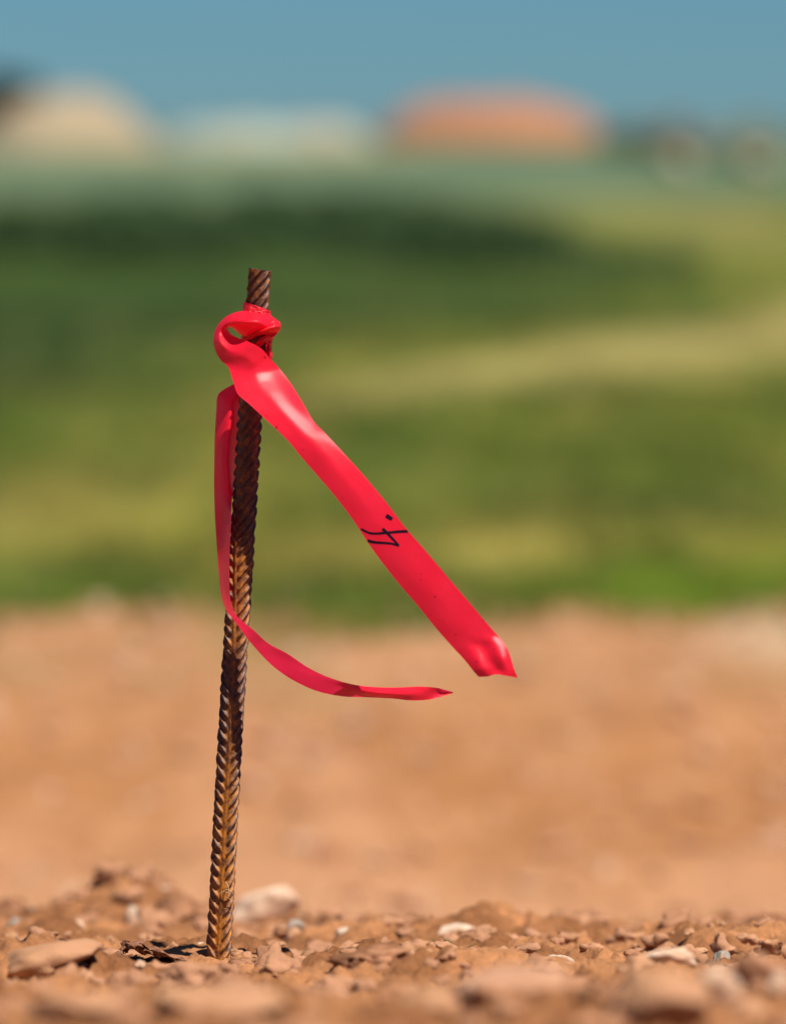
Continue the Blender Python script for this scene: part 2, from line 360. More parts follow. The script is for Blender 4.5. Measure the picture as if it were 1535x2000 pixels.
# dark tree at the left edge
D = 150; tx = (38 - 767.5) / FPX * D; tz = float(height(tx, D)); e = empty('tree', (tx, D, tz)); tag(e, 'dark tree rising behind the pale mound at the left edge', 'tree')
rs = np.random.RandomState(5); top = at(20, 140, D).z
Q = [leaf_cloud((tx + dx, D + dy, top - dz), (r_, r_, r_ * .75), 900, .09, rs) for dx, dy, dz, r_ in ((0, 0, .55, .6), (-.7, .2, .5, .7), (-1.4, 0, .8, .7), (.35, .1, 1.0, .5), (-.6, -.3, 1.2, .8), (.1, .2, 1.6, .6))]
quads_obj('crown', np.concatenate(Q), veg_mat('tree_leaf', (.012, .022, .012), (.03, .045, .02), 1.5, .15), e)
V = []; F = []
def limb(p0, p1, r0, r1):
    b = len(V); d = (p1 - p0).normalized(); u = d.orthogonal().normalized(); v_ = d.cross(u)
    for p, r_ in ((p0, r0), (p1, r1)):
        for j in range(8): V.append(p + (u * math.cos(j * .785) + v_ * math.sin(j * .785)) * r_)
    F.extend([(b + j, b + (j + 1) % 8, b + 8 + (j + 1) % 8, b + 8 + j) for j in range(8)])
b0 = Vector((tx - .5, D, tz - .1)); m0 = Vector((tx - .5, D, top - 1.5)); limb(b0, m0, .16, .11)
for q in ((0, 0, -.5), (-1.3, 0, -.8), (.3, .1, -1.0), (-.7, .2, -.4)): limb(m0, Vector((tx + q[0], D + q[1], top + q[2])), .08, .03)
mesh_obj('trunk', V, F, veg_mat('bark', (.07, .05, .035), (.11, .08, .05), 5, 0), e)

# ------------------------------------------------------------------ stones and clods
def stone_mesh(seed, sub=4, cuts=9, rough=.10, fine=.02, clo=.62, chi=.9):
    bm = bmesh.new(); bmesh.ops.create_icosphere(bm, subdivisions=sub, radius=1); r = random.Random(seed)
    pl = []
    for k in range(cuts):
        n = Vector((r.gauss(0, 1), r.gauss(0, 1), r.gauss(0, 1))).normalized(); pl.append((n, r.uniform(clo, chi)))
    off = Vector((seed * 3.7, seed * 1.3, 0))
    for v in bm.verts:
        p = v.co.copy()
        for n, c in pl:
            d = p.dot(n)
            if d > c: p -= n * (d - c) * .88
        p *= 1 + rough * noise.fractal(p * 1.8 + off, 1, 2, 3) + fine * noise.fractal(p * 9 + off, 1, 2, 4)
        v.co = p
    vs = [v.co.copy() for v in bm.verts]; fs = [[q.index for q in f.verts] for f in bm.faces]; bm.free(); return vs, fs
def stone_mat(name, c1, c2, sp=.25):
    M = NT(name); tc = M.n('ShaderNodeTexCoord').outputs['Object']
    c = M.ramp(M.noise(90, 6, .65, tc), [(.3, c1), (.55, c2), (.75, tuple(min(1, q * 1.25) for q in c2))])
    dust = M.noise(35, 4, .6, tc)
    c = M.mix(M.ramp(dust, [(.42, g(0)), (.62, g(.75))]), c, (.40, .20, .11))
    M.l(c, M.b.inputs['Base Color']); M.b.inputs['Roughness'].default_value = .8; M.b.inputs['Specular IOR Level'].default_value = sp
    M.bump(M.noise(500, 6, .7, tc), .0006); return M.m
SM = dict(peach=stone_mat('peach_stone', (.66, .48, .34), (.76, .58, .44)), boulder=stone_mat('boulder_stone', (.27, .31, .22), (.38, .39, .28)), bright=stone_mat('bright_stone', (.56, .42, .30), (.70, .55, .42)), pale=stone_mat('pale_stone', (.44, .29, .19), (.54, .38, .27)), pink=stone_mat('pink_stone', (.40, .21, .13), (.46, .27, .17)),
          tan=stone_mat('tan_stone', (.36, .18, .085), (.43, .23, .12)), grey=stone_mat('grey_stone', (.17, .19, .17), (.29, .31, .28)),
          dark=stone_mat('dark_stone', (.10, .075, .05), (.19, .125, .08)), clod=stone_mat('soil_clod', (.13, .058, .030), (.24, .11, .055), .1),
          white=stone_mat('white_stone', (.42, .33, .24), (.54, .44, .34)), crumb=stone_mat('soil_crumb', (.25, .12, .06), (.41, .21, .12), .1), crust=stone_mat('soil_crust', (.13, .052, .030), (.22, .10, .055), .1))
# px, py of the base, width px, height px, material, cuts, rot, D or None, name, category, label
ST = [
 (522, 1788, 140, 78, 'peach', 12, 24, 3.56, 'stone', 'large bright pale stone tilted up just behind the foot of the stake'),
 (1099, 1856, 46, 44, 'grey', 4, 0, 3.36, 'stone', 'small round blue grey pebble standing alone right of centre'),
 (882, 1872, 112, 46, 'bright', 8, 12, 3.28, 'stone', 'long whitish stone lying behind the pebbles midway along the dirt'),
 (1300, 1998, 170, 128, 'tan', 6, 5, None, 'stone', 'big rounded orange tan stone in the lower right foreground'),
 (1402, 1965, 86, 92, 'pale', 5, 60, None, 'stone', 'upright rounded pink stone right of the big tan one'),
 (1318, 1888, 120, 44, 'bright', 8, 0, None, 'stone', 'pale flat stone right behind the big tan one'),
 (1010, 1938, 240, 62, 'pink', 8, 4, None, 'stone', 'broad flat pinkish rock right of centre in the foreground'),
 (80, 1912, 220, 78, 'tan', 6, 8, None, 'stone', 'broad rounded tan rock at the left edge'),
 (40, 1806, 62, 56, 'grey', 7, 10, 3.46, 'stone', 'grey green stone on the crest at the left edge'),
 (256, 1798, 27, 44, 'white', 6, 0, 3.44, 'stone', 'small upright whitish pebble under the dark clod on the left'),
 (572, 1858, 42, 34, 'grey', 6, 0, 3.30, 'stone', 'small grey green pebble right of the foot of the stake'),
 (612, 1832, 34, 36, 'dark', 6, 0, 3.38, 'stone', 'small dark grey pebble behind the grey green one right of the stake'),
 (430, 1980, 270, 50, 'tan', 7, -3, None, 'stone', 'long low tan rock in the foreground below the stake'),
 (1484, 1868, 34, 24, 'grey', 5, 0, None, 'stone', 'tiny pale bluish pebble near the right edge'),
 (1412, 1884, 36, 26, 'grey', 5, 20, None, 'stone', 'tiny pale grey pebble behind the upright pink stone'),
 (192, 1918, 62, 34, 'pink', 6, 0, None, 'stone', 'small pink stone below the dried mud crust on the left'),
 (392, 1874, 44, 24, 'bright', 6, 0, 3.16, 'stone', 'small white stone touching the left side of the stake foot'),
 (1230, 1862, 90, 44, 'tan', 7, 0, 3.28, 'stone', 'orange brown stone with a shadowed side, left of the pale flat one'),
 (1450, 1985, 110, 80, 'tan', 6, -20, None, 'stone', 'tan stone in the bottom right corner, partly cut off below'),
 (1528, 1950, 50, 62, 'pale', 6, 30, None, 'stone', 'pale stone cut by the right edge of the photo'),
 (1098, 1896, 62, 36, 'white', 7, 0, 3.1, 'stone', 'whitish stone just below the round blue grey pebble'),
 (1262, 1822, 96, 26, 'dark', 8, 14, 3.46, 'stone', 'dark flat grey stone lying on the crest on the right'),
 (130, 1830, 80, 40, 'pale', 7, 0, 3.36, 'stone', 'pale pink stone left of centre on the left crest'),
 (160, 1820, 100, 34, 'tan', 7, -5, 3.45, 'stone', 'low tan stone behind the pale pink one on the left'),
 (245, 1748, 84, 54, 'clod', 9, 20, 3.60, 'soil_clod', 'dark brown earth clod standing highest on the left crest'),
 (320, 1772, 62, 50, 'clod', 9, -20, 3.56, 'soil_clod', 'brown earth clod right of the highest one on the left crest'),
 (205, 1768, 60, 44, 'clod', 8, 0, 3.57, 'soil_clod', 'dark earth clod left of and below the highest clod on the left crest'),
 (292, 1742, 44, 34, 'clod', 9, 30, 3.58, 'soil_clod', 'small dark clod wedged between the two largest clods on the left crest'),
 (345, 1800, 70, 54, 'clod', 9, 10, 3.46, 'soil_clod', 'dark clod above the curled mud crust, left of the stake'),
 (16, 1752, 60, 42, 'clod', 9, 0, 3.58, 'soil_clod', 'dark earth clod on the crest cut by the left edge'),
 (388, 1806, 50, 44, 'clod', 9, 0, 3.46, 'soil_clod', 'brown earth clod just left of the stake on the crest'),
 (650, 1820, 56, 36, 'clod', 9, 0, 3.50, 'soil_clod', 'low brown earth clod right of the large pale stone'),
 (945, 1800, 34, 40, 'clod', 8, 10, 3.50, 'soil_clod', 'small upright brown clod on the crest right of centre'),
 (970, 1826, 60, 40, 'clod', 9, 40, 3.44, 'soil_clod', 'brown clod leaning below the small upright one on the crest'),
 (1040, 1818, 60, 24, 'clod', 9, 0, 3.47, 'soil_clod', 'flat brown clod left of the round blue grey pebble'),
 (820, 1840, 90, 40, 'clod', 9, 0, 3.42, 'soil_clod', 'wide reddish clod behind the long whitish stone'),
 (720, 1905, 120, 50, 'clod', 8, 8, None, 'soil_clod', 'wide earth clod right of centre below the green weed'),
 (1420, 1842, 110, 36, 'clod', 9, 0, 3.40, 'soil_clod', 'wide brown clod on the crest near the right edge'),
 (1505, 1832, 70, 44, 'clod', 9, 0, 3.38, 'soil_clod', 'brown clod at the right edge on the crest'),
 (470, 1905, 52, 28, 'crust', 10, 10, 3.085, 'soil_clod', 'small sharp purple brown clod touching the right of the stake foot'),
 (1210, 1990, 110, 60, 'clod', 8, 0, None, 'soil_clod', 'brown clod in the bottom foreground left of the big tan stone'),
 (880, 1985, 190, 60, 'tan', 8, 0, None, 'stone', 'low tan rock at the bottom of the photo right of centre'),
 (150, 1990, 180, 46, 'tan', 8, 0, None, 'stone', 'lowest tan rock, at the bottom edge on the left, below the broad rounded one'),
]
for k, (px, pb, wp, hp, mk, cuts, rot, D, nm, lab) in enumerate(ST):
    if D is None:
        D = hit(px, pb - 2) or 3.0
        D = min(D + .02, 3.1)
    elif D > 3.11: D = 3.1 + (D - 3.1) * 1.65
    sx = wp / 2 / FPX * D; sz = hp / 2 / FPX * D; x = (px - 767.5) / FPX * D
    z = at(px, pb - hp / 2, D).z; zg = float(height(x, D))
    lift = 1.0 if nm == 'soil_clod' else .8
    if z > zg + sz * lift: z = zg + sz * lift
    if z < zg - sz * .2: z = zg - sz * .2
    ck = nm == 'soil_clod'
    if ck: sx *= 1.25; sz *= 1.25
    vs, fs = stone_mesh(k + 1, 4, cuts, .30 if ck else .12, .16 if ck else .05, .5 if not ck else .62, .85)
    rz = Matrix.Rotation(R(k * 67), 3, 'Z'); ry = Matrix.Rotation(R(-rot), 3, 'Y'); out = []
    for v in vs:
        p = rz @ v; p = ry @ Vector((p.x * sx * 1.08, p.y * max(sx, sz) * .9, p.z * sz * 1.1)); out.append(p)
    o = mesh_obj(nm, out, fs, SM[mk]); o.location = (x, D, z)
    tag(o, lab, 'stone' if nm == 'stone' else 'clod', 'stones lying in the dirt' if nm == 'stone' else 'earth clods in the dirt')

for x_, bD, bs, lab, k_ in LATE:
    vs, fs = stone_mesh(60 + k_, 4, 8, .16, .05); o = mesh_obj('boulder', [Vector((v.x * 1.2, v.y, v.z * .95)) * bs for v in vs], fs, SM['boulder']); o.location = (x_, bD, float(height(x_, bD)) + bs * .7)
    tag(o, lab, 'boulder', 'pale boulders in the far grass')
# curled crust of dried mud, sharp, left of the stake
V = []; F = []; n1_, n2_ = 60, 20
path = [(228, 1885), (236, 1862), (247, 1846), (268, 1848), (292, 1858), (315, 1862), (345, 1874), (380, 1884)]
for i in range(n1_ + 1):
    t = i / n1_ * (len(path) - 1); k = min(int(t), len(path) - 2); f = t - k
    px = path[k][0] * (1 - f) + path[k + 1][0] * f; py = path[k][1] * (1 - f) + path[k + 1][1] * f
    th = (9 + 4 * math.sin(i * .5)) * (1 - .5 * abs(i / n1_ - .35))
    for j in range(n2_):
        a = 2 * math.pi * j / n2_; d = 14 * math.cos(a) * (1 + .4 * math.sin(i * .31)); q = th * math.sin(a)
        nn = noise.fractal(Vector((i * .25, math.cos(a) * 1.2, math.sin(a) * 1.2)), .8, 2, 4) * 7
        V.append(rp(px + nn, py + q + nn * .6, d + nn * 1.2))
for i in range(n1_):
    for j in range(n2_): F.append((i * n2_ + j, i * n2_ + (j + 1) % n2_, (i + 1) * n2_ + (j + 1) % n2_, (i + 1) * n2_ + j))
F.append(tuple(range(n2_))[::-1]); F.append(tuple(n1_ * n2_ + j for j in range(n2_)))
tag(mesh_obj('mud_crust', V, F, SM['crust'], smooth=False), 'curled flake of dried dark mud arching up left of the stake foot', 'mud crust')

# loose gravel and crumbs, uncountable
rs = np.random.RandomState(21)
protos = [(np.array([tuple(q) for q in stone_mesh(100 + k, 3, 12, .5, .25, .3, .85)[0]]), np.array(stone_mesh(100 + k, 3, 12, .5, .25, .3, .85)[1])) for k in range(8)]
def crumbs(name, n, smin, smax, mat, lab, seed, power=3, ymin=2.0, ymax=4.15, xr=.40):
    rs = np.random.RandomState(seed); VV = []; FF = []; b = 0
    for k in range(n):
        x = rs.uniform(-xr, xr); y = rs.uniform(ymin, ymax); s = smin + (smax - smin) * rs.rand()**power
        z = float(height(x, y)) + s * .25
        pv, pf = protos[k % 8]; A = rs.randn(3, 3); Qm, _ = np.linalg.qr(A)
        VV.append((pv @ Qm) * (s * np.array([1.25, .95, .6 + .4 * rs.rand()])) + np.array([x, y, z])); FF.append(pf + b); b += len(pv)
    V_ = np.concatenate(VV); F_ = np.concatenate(FF); me = bpy.data.meshes.new(name)
    me.vertices.add(len(V_)); me.vertices.foreach_set('co', V_.ravel()); me.loops.add(F_.size)
    me.loops.foreach_set('vertex_index', F_.ravel().astype(np.int32)); me.polygons.add(len(F_))
    me.polygons.foreach_set('loop_start', np.arange(len(F_), dtype=np.int32) * 3); me.polygons.foreach_set('loop_total', np.full(len(F_), 3, np.int32))
    me.update(calc_edges=True); me.materials.append(mat); o = bpy.data.objects.new(name, me); COL.objects.link(o)
    return tag(o, lab, name.replace('_', ' '), kind='stuff')
crumbs('soil_crumbs', 1900, .0012, .012, SM['crumb'], 'loose crumbs of brown soil covering the rough dirt', 31)
crumbs('gravel', 500, .0015, .009, SM['tan'], 'small tan gravel scattered over the rough dirt', 32)
crumbs('fine_gravel', 220, .0015, .006, SM['white'], 'fine whitish gravel scattered over the rough dirt', 33)

crumbs('rubble', 900, .004, .022, SM['crumb'], 'brown soil rubble strewn over the bare ground behind the stake', 34, 2.5, 5.6, 10.6, 1.1)
crumbs('pale_rubble', 500, .004, .018, SM['pale'], 'pale stony rubble strewn over the bare ground behind the stake', 35, 2.5, 5.6, 10.6, 1.1)
# small weeds and straws
def tube(pts, r0, r1, seg=6):
    V = []; F = []; n = len(pts)
    for i, p in enumerate(pts):
        d = (pts[min(i + 1, n - 1)] - pts[max(i - 1, 0)]).normalized(); u = d.orthogonal().normalized(); v_ = d.cross(u); r_ = r0 + (r1 - r0) * i / (n - 1)
        for j in range(seg): V.append(p + (u * math.cos(2 * math.pi * j / seg) + v_ * math.sin(2 * math.pi * j / seg)) * r_)
    for i in range(n - 1):
        for j in range(seg): F.append((i * seg + j, i * seg + (j + 1) % seg, (i + 1) * seg + (j + 1) % seg, (i + 1) * seg + j))
    return V, F
def crv(P, n=8):
    P = [Vector(p) for p in P]; out = []
    for i in range(len(P) - 1):
        p0, p1, p2, p3 = P[max(i - 1, 0)], P[i], P[i + 1], P[min(i + 2, len(P) - 1)]
        for k in range(n):
            t = k / n; out.append(.5 * ((2 * p1) + (p2 - p0) * t + (2 * p0 - 5 * p1 + 4 * p2 - p3) * t * t + (3 * p1 - p0 - 3 * p2 + p3) * t**3))
    out.append(P[-1]); return out
straw = NT('straw'); straw.b.inputs['Base Color'].default_value = (.42, .26, .12, 1); straw.b.inputs['Roughness'].default_value = .6
VV, FF = [], []
for P in ([(434, 1748, 8), (442, 1738, 9), (452, 1742, 9), (457, 1750, 8), (451, 1757, 8), (444, 1752, 9)],
          [(441, 1722, 8), (446, 1732, 9), (447, 1743, 9.5), (444, 1752, 9)], [(430, 1745, 8), (437, 1741, 8.5), (449, 1745, 9), (454, 1736, 8)]):
    v_, f_ = tube(crv([rp(*p) for p in P]), .00035, .0002); b = len(VV); VV += v_; FF += [tuple(q + b for q in f) for f in f_]
tag(mesh_obj('dry_straw', VV, FF, straw.m), 'tiny curled wisp of dry straw caught low on the rusty stake', 'straw')
for px, D, c1, c2, lab, sd in ((862, 3.18, (.10, .13, .03), (.22, .22, .08), 'small green weed between the long whitish stone and the foreground clod', 4),
                               (600, 3.22, (.16, .17, .06), (.28, .22, .10), 'low yellowish green weed right of the stake foot', 5),
                               (1385, 3.38, (.30, .17, .08), (.36, .22, .11), 'dry brown weed on the crest behind the upright pink stone', 6)):
    rr = random.Random(sd); x0 = (px - 767.5) / FPX * D; z0 = float(height(x0, D)); VV, FF = [], []
    for k in range(26):
        a = rr.uniform(0, 6.28); L = rr.uniform(.006, .016); e_ = rr.uniform(.2, 1.0)
        p = [Vector((x0 + rr.uniform(-.012, .012), D + rr.uniform(-.01, .01), z0 - .001))]; p.append(p[0] + Vector((math.cos(a) * L * .5, math.sin(a) * L * .5, L * e_ * .7))); p.append(p[0] + Vector((math.cos(a) * L, math.sin(a) * L, L * e_)))
        v_, f_ = tube(crv(p, 3), .0006, .0002, 4); b = len(VV); VV += v_; FF += [tuple(q + b for q in f) for f in f_]
    tag(mesh_obj('weed', VV, FF, veg_mat('weed', c1, c2, 60, .3)), lab, 'weed')

# ------------------------------------------------------------------ rusty ribbed bar
BAR = [(508, 527), (499, 660), (489.5, 800), (471, 1100), (458, 1300), (450.5, 1430), (441, 1600), (428, 1860), (420, 2010)]
def barc(py):
    P = [b[1] for b in BAR]; return float(np.interp(py, P, [b[0] for b in BAR]))
def bar_rad(): return .0062
NV, NA = 1700, 112; pys = np.linspace(527, 2010, NV)
cx_ = np.interp(pys, [b[1] for b in BAR], [b[0] for b in BAR]); ker = np.hanning(161); ker /= ker.sum()
cx_ = np.convolve(np.pad(cx_, 80, mode='reflect', reflect_type='odd'), ker, 'valid')
V = np.zeros((NV, NA, 3)); HT = np.zeros((NV, NA)); pitch = 6.6
ribang = np.interp(pys, [527, 800, 1000, 1150, 1300, 1500, 1880], [-95, -72, -50, -22, -4, 0, -2])
for i in range(NV):
    c = at(cx_[i], pys[i], SD); zmm = (pys[i] - 527) / 3.55
    th = np.arange(NA) / NA * 2 * np.pi            # 0 faces the camera (-Y), positive to the right
    rel = (th - math.radians(ribang[i]) + np.pi) % (2 * np.pi) - np.pi
    ar = np.abs(rel); side_ = np.where(rel > 0, .5, 0.0)
    ph = ((zmm + 6.5 * 1.15 * ar) / pitch + side_) % 1.0
    lug = np.exp(-(((ph - .5 + .05 * pn(th * 1.5, zmm * .21 + 9))) / .17)**2) * (.92 + .35 * pn(th * 1.3 + 7, zmm * .17))
    fade = sst(.12, .42, ar) * sst(.12, .42, np.pi - ar)
    rib = np.exp(-(ar / .17)**2) + np.exp(-((np.pi - ar) / .17)**2)
    hh = np.maximum(lug * fade, rib * .40)
    wob = .06 * pn(th * 2 + 3, zmm * .13) + .05 * pn(th * 5, zmm * .9)
    rad = (5.45 + 1.7 * hh + wob) / 1000
    V[i, :, 0] = c.x + rad * np.sin(th); V[i, :, 1] = c.y - rad * np.cos(th)
    V[i, :, 2] = c.z + 0 * th; HT[i] = hh
V[0, :, 2] += -.0012 * np.sin(np.arange(NA) / NA * 2 * np.pi)      # cut slightly out of square
V[1, :, 2] += -.0009 * np.sin(np.arange(NA) / NA * 2 * np.pi); V[0, :, :2] = (V[0, :, :2] - V[0, :, :2].mean(0)) * 1.03 + V[0, :, :2].mean(0)
F = []
for i in range(NV - 1):
    for j in range(NA): F.append((i * NA + j, (i + 1) * NA + j, (i + 1) * NA + (j + 1) % NA, i * NA + (j + 1) % NA))
F.append(tuple(range(NA)))
M = NT('rusty_steel'); at_ = M.n('ShaderNodeAttribute'); at_.attribute_name = 'rise'
tc = M.n('ShaderNodeTexCoord').outputs['Object']
nz = M.noise(260, 6, .7, tc); nb = M.noise(28, 3, .6, tc); nf = M.noise(1400, 4, .7, tc)
rust = M.ramp(nz, [(.3, (.026, .008, .006)), (.5, (.085, .022, .007)), (.68, (.28, .095, .010))])
scale_ = M.ramp(nf, [(.3, (.025, .017, .016)), (.7, (.075, .052, .048))])
msk = M.n('ShaderNodeMath'); msk.operation = 'MULTIPLY_ADD'; M.l(nb, msk.inputs[0]); msk.inputs[1].default_value = 1.3; msk.inputs[2].default_value = -.78
ad = M.n('ShaderNodeMath'); ad.operation = 'ADD'; M.l(msk.outputs[0], ad.inputs[0]); M.l(at_.outputs['Fac'], ad.inputs[1])
mk = M.ramp(ad.outputs[0], [(.40, g(0)), (.85, g(.92))])
gr = M.n('ShaderNodeAttribute'); gr.attribute_name = 'rust_and_glints'
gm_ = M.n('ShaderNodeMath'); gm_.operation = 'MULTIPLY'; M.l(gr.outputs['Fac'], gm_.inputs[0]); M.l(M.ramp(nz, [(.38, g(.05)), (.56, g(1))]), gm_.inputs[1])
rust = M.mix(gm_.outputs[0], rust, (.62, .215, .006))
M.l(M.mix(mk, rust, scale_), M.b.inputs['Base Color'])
M.l(M.ramp(mk, [(0, g(0)), (1, g(.35))]), M.b.inputs['Metallic']); M.l(M.ramp(nz, [(.3, g(.42)), (.7, g(.7))]), M.b.inputs['Roughness'])
M.bump(nz, .0004, .8)
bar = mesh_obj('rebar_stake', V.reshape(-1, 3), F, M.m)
ra = bar.data.attributes.new('rise', 'FLOAT', 'POINT'); ra.data.foreach_set('value', HT.ravel())
wt = sst(1330, 1600, pys)[:, None] * (.75 + .35 * np.sin(np.arange(NA) / NA * 6.283 + 4.2))[None, :] * .8 + .3 * sst(1020, 1120, pys)[:, None] * (1 - sst(1240, 1300, pys))[:, None]  # orange rust plus warm glints put into colour; shaded upper bar left darker
wa = bar.data.attributes.new('rust_and_glints', 'FLOAT', 'POINT'); wa.data.foreach_set('value', np.clip(wt, 0, 1).ravel())
tag(bar, 'rusty ribbed steel reinforcing bar driven upright into the dirt', 'stake')

# ------------------------------------------------------------------ red marking ribbon
def ribbon_mat(name, weave, tr=.40, crease=0.0):
    M = NT(name); uv = M.n('ShaderNodeTexCoord').outputs['UV']
    tc = M.n('ShaderNodeTexCoord').outputs['Object']
    c = M.ramp(M.noise(60, 4, .6, tc), [(.3, (.97, .012, .036)), (.7, (1.0, .020, .052))])
    sp = M.ramp(M.noise(420, 2, .5, tc), [(.24, (.35, .0, .01)), (.30, g(1))]); c = M.mix(1.0, c, sp, 'MULTIPLY')
    M.l(c, M.b.inputs['Base Color']); M.b.inputs['Roughness'].default_value = .31
    M.b.inputs['Specular IOR Level'].default_value = .5
    w1 = M.n('ShaderNodeTexWave'); w1.bands_direction = 'X'; w1.inputs['Scale'].default_value = weave
    w2 = M.n('ShaderNodeTexWave'); w2.bands_direction = 'Y'; w2.inputs['Scale'].default_value = weave
    M.l(uv, w1.inputs['Vector']); M.l(uv, w2.inputs['Vector'])
    h = M.mix(.5, w1.outputs['Color'], w2.outputs['Color'])
    if crease:
        mp = M.n('ShaderNodeMapping'); mp.inputs['Scale'].default_value = (1, .6, 2.2); M.l(tc, mp.inputs['Vector'])
        h = M.ramp(M.noise(230, 3, .55, mp.outputs['Vector']), [(.3, g(0)), (.48, g(1)), (.52, g(.9)), (.7, g(.2))])
        bp = M.bump(h, .0011 * crease, .9)
    else:
        bp = M.bump(h, .00012, .7); b2 = M.n('ShaderNodeBump'); b2.inputs['Distance'].default_value = .0006; b2.inputs['Strength'].default_value = .35
        M.l(M.noise(75, 3, .6, tc), b2.inputs['Height']); M.l(b2.outputs['Normal'], bp.inputs['Normal'])
    t = M.n('ShaderNodeBsdfTranslucent'); t.inputs['Color'].default_value = (.98, .020, .11, 1) if not crease else (.98, .016, .04, 1)
    mx = M.n('ShaderNodeMixShader'); mx.inputs[0].default_value = tr
    M.l(M.b.outputs[0], mx.inputs[1]); M.l(t.outputs[0], mx.inputs[2]); M.l(mx.outputs[0], M.out.inputs['Surface']); return M.m
RM = ribbon_mat('ribbon_vinyl', .27); KM = ribbon_mat('creased_vinyl', .27, .36, 1.0)
def cr(a, b, c, d, t): return .5 * ((2 * b) + (c - a) * t + (2 * a - 5 * b + 4 * c - d) * t * t + (3 * b - a - 3 * c + d) * t**3)
def loft(rows, nl=10, nc=6, crinkle=.25, seed=0, endw=None):
    P = [[rp(*q) for q in r] for r in rows]; K = len(P[0]); L = []
    n = len(P)
    for i in range(n - 1):
        for s in range(nl + (1 if i == n - 2 else 0)):
            t = s / nl
            L.append([cr(P[max(i - 1, 0)][k], P[i][k], P[i + 1][k], P[min(i + 2, n - 1)][k], t) for k in range(K)])
    V, UV = [], []; W = (K - 1) * nc + 1; dist = 0
    for i, row in enumerate(L):
        if i: dist += (row[K // 2] - L[i - 1][K // 2]).length * 1000
        wv = 0; prev = None
        for k in range(K - 1):
            for s in range(nc + (1 if k == K - 2 else 0)):
                t = s / nc; p = cr(row[max(k - 1, 0)], row[k], row[k + 1], row[min(k + 2, K - 1)], t)
                j = k * nc + s; fr = j / (W - 1)
                q = Vector((dist * .09, fr * 2.2, seed))
                p = p + Vector((0, -1, 0)) * (crinkle / 1000) * noise.fractal(q, 1, 2, 3)
                if prev is not None: wv += (p - prev).length * 1000
                prev = p; V.append(p); UV.append((dist, fr * 27))
    F = [(i * W + j, i * W + j + 1, (i + 1) * W + j + 1, (i + 1) * W + j) for i in range(len(L) - 1) for j in range(W - 1)]
    return V, F, UV
rib = empty('marking_ribbon', rp(barc(640), 640, 0))
tag(rib, 'bright red plastic ribbon knotted round the rusty bar, its two tails blowing right', 'ribbon')
loop = [
 ((549, 641, 1), (537, 647, 5), (524, 656, 5)), ((543, 627, 3), (527, 641, 13), (510, 652, 8)), ((524, 614, 5), (507, 630, 18), (494, 652, 10)),
 ((497, 607, 5), (487, 628, 19), (481, 656, 9)), ((469, 608, 4), (467, 628, 17), (469, 653, 6)), ((446, 616, 2), (451, 631, 12), (459, 645, 3)),
 ((428, 632, 1), (438, 637, 7), (450, 639, 1)), ((419, 650, 1), (430, 650, 6), (446, 641, -1)), ((417, 668, 3), (432, 668, 10), (449, 650, 1)),
 ((422, 687, 6), (446, 682, 13), (463, 659, 7)), ((432, 704, 9), (470, 694, 17), (490, 669, 17)), ((446, 717, 13), (490, 708, 18), (512, 682, 17)),
 ((452, 733, 16.5), (498, 721, 18), (530, 702, 14.5))]
diag = [loop[-1]]
for L_, R_, dL, dM, dR in (
 ((458, 752), (546, 720), 20, 19.5, 12.5), ((466, 771), (561, 739), 24, 23, 15), ((489, 791), (574, 758), 28, 27, 18.5), ((520, 820), (591, 786), 32.5, 32, 24),
 ((562, 860), (614, 824), 36.5, 37, 32.5), ((585, 888), (640, 851), 38.5, 40, 37.5), ((616, 924), (678, 892), 40, 42, 41), ((651, 965), (712, 930), 42, 44, 43.5),
 ((690, 1016), (752, 978), 44, 46, 46), ((727, 1072), (789, 1027), 46, 48, 48.5), ((770, 1129), (833, 1078), 48, 50.5, 51), ((815, 1182), (880, 1134), 50, 53, 53.5),
 ((850, 1225), (921, 1182), 52, 55, 56), ((885, 1265), (960, 1228), 54, 57, 58)):
    diag.append(((*L_, dL), ((L_[0] + R_[0]) / 2, (L_[1] + R_[1]) / 2, dM), (*R_, dR)))
# five control lines near the crumpled end
def five(r):
    a, b, c = r; h = lambda p, q, k: tuple((p[i] * (1 - k) + q[i] * k) for i in range(3))
    ab = h(a, b, .5); bc = h(b, c, .5)
    return (a, (ab[0], ab[1], ab[2] + abs(b[2] - a[2]) * .12), b, (bc[0], bc[1], bc[2] + abs(b[2] - c[2]) * .12), c)
diag = [five(r) for r in loop[:-1] + diag]
diag += [((900, 1281, 55.5), (919, 1270, 58), (940, 1262, 58), (960, 1252, 60), (978, 1248, 59)),
         ((912, 1295, 58), (931, 1288, 61), (951, 1280, 60.5), (972, 1272, 62.3), (990, 1266, 61)),
         ((923, 1309, 60), (941, 1304, 62.5), (962, 1298, 61.5), (982, 1290, 64), (998, 1288, 62)),
         ((930, 1317, 60), (949, 1316, 62), (968, 1309, 62), (987, 1309, 64), (1004, 1308, 63)),
         ((935, 1322, 60), (952, 1321, 61.5), (969, 1317, 63), (988, 1320, 64), (1011, 1324, 62))]
for i_ in range(len(diag)):
    ym = diag[i_][2][1]; ex = 9 * max(0, min(1, (ym - 830) / 420))
    diag[i_] = tuple((q[0], q[1], q[2] + ex) for q in diag[i_])
V, F, U = loft(diag, 10, 6, .16, 8); st_o = mesh_obj('long_tail', V, F, RM, rib, uvs=U)
bvh = BVHTree.FromPolygons([tuple(v) for v in V], F)
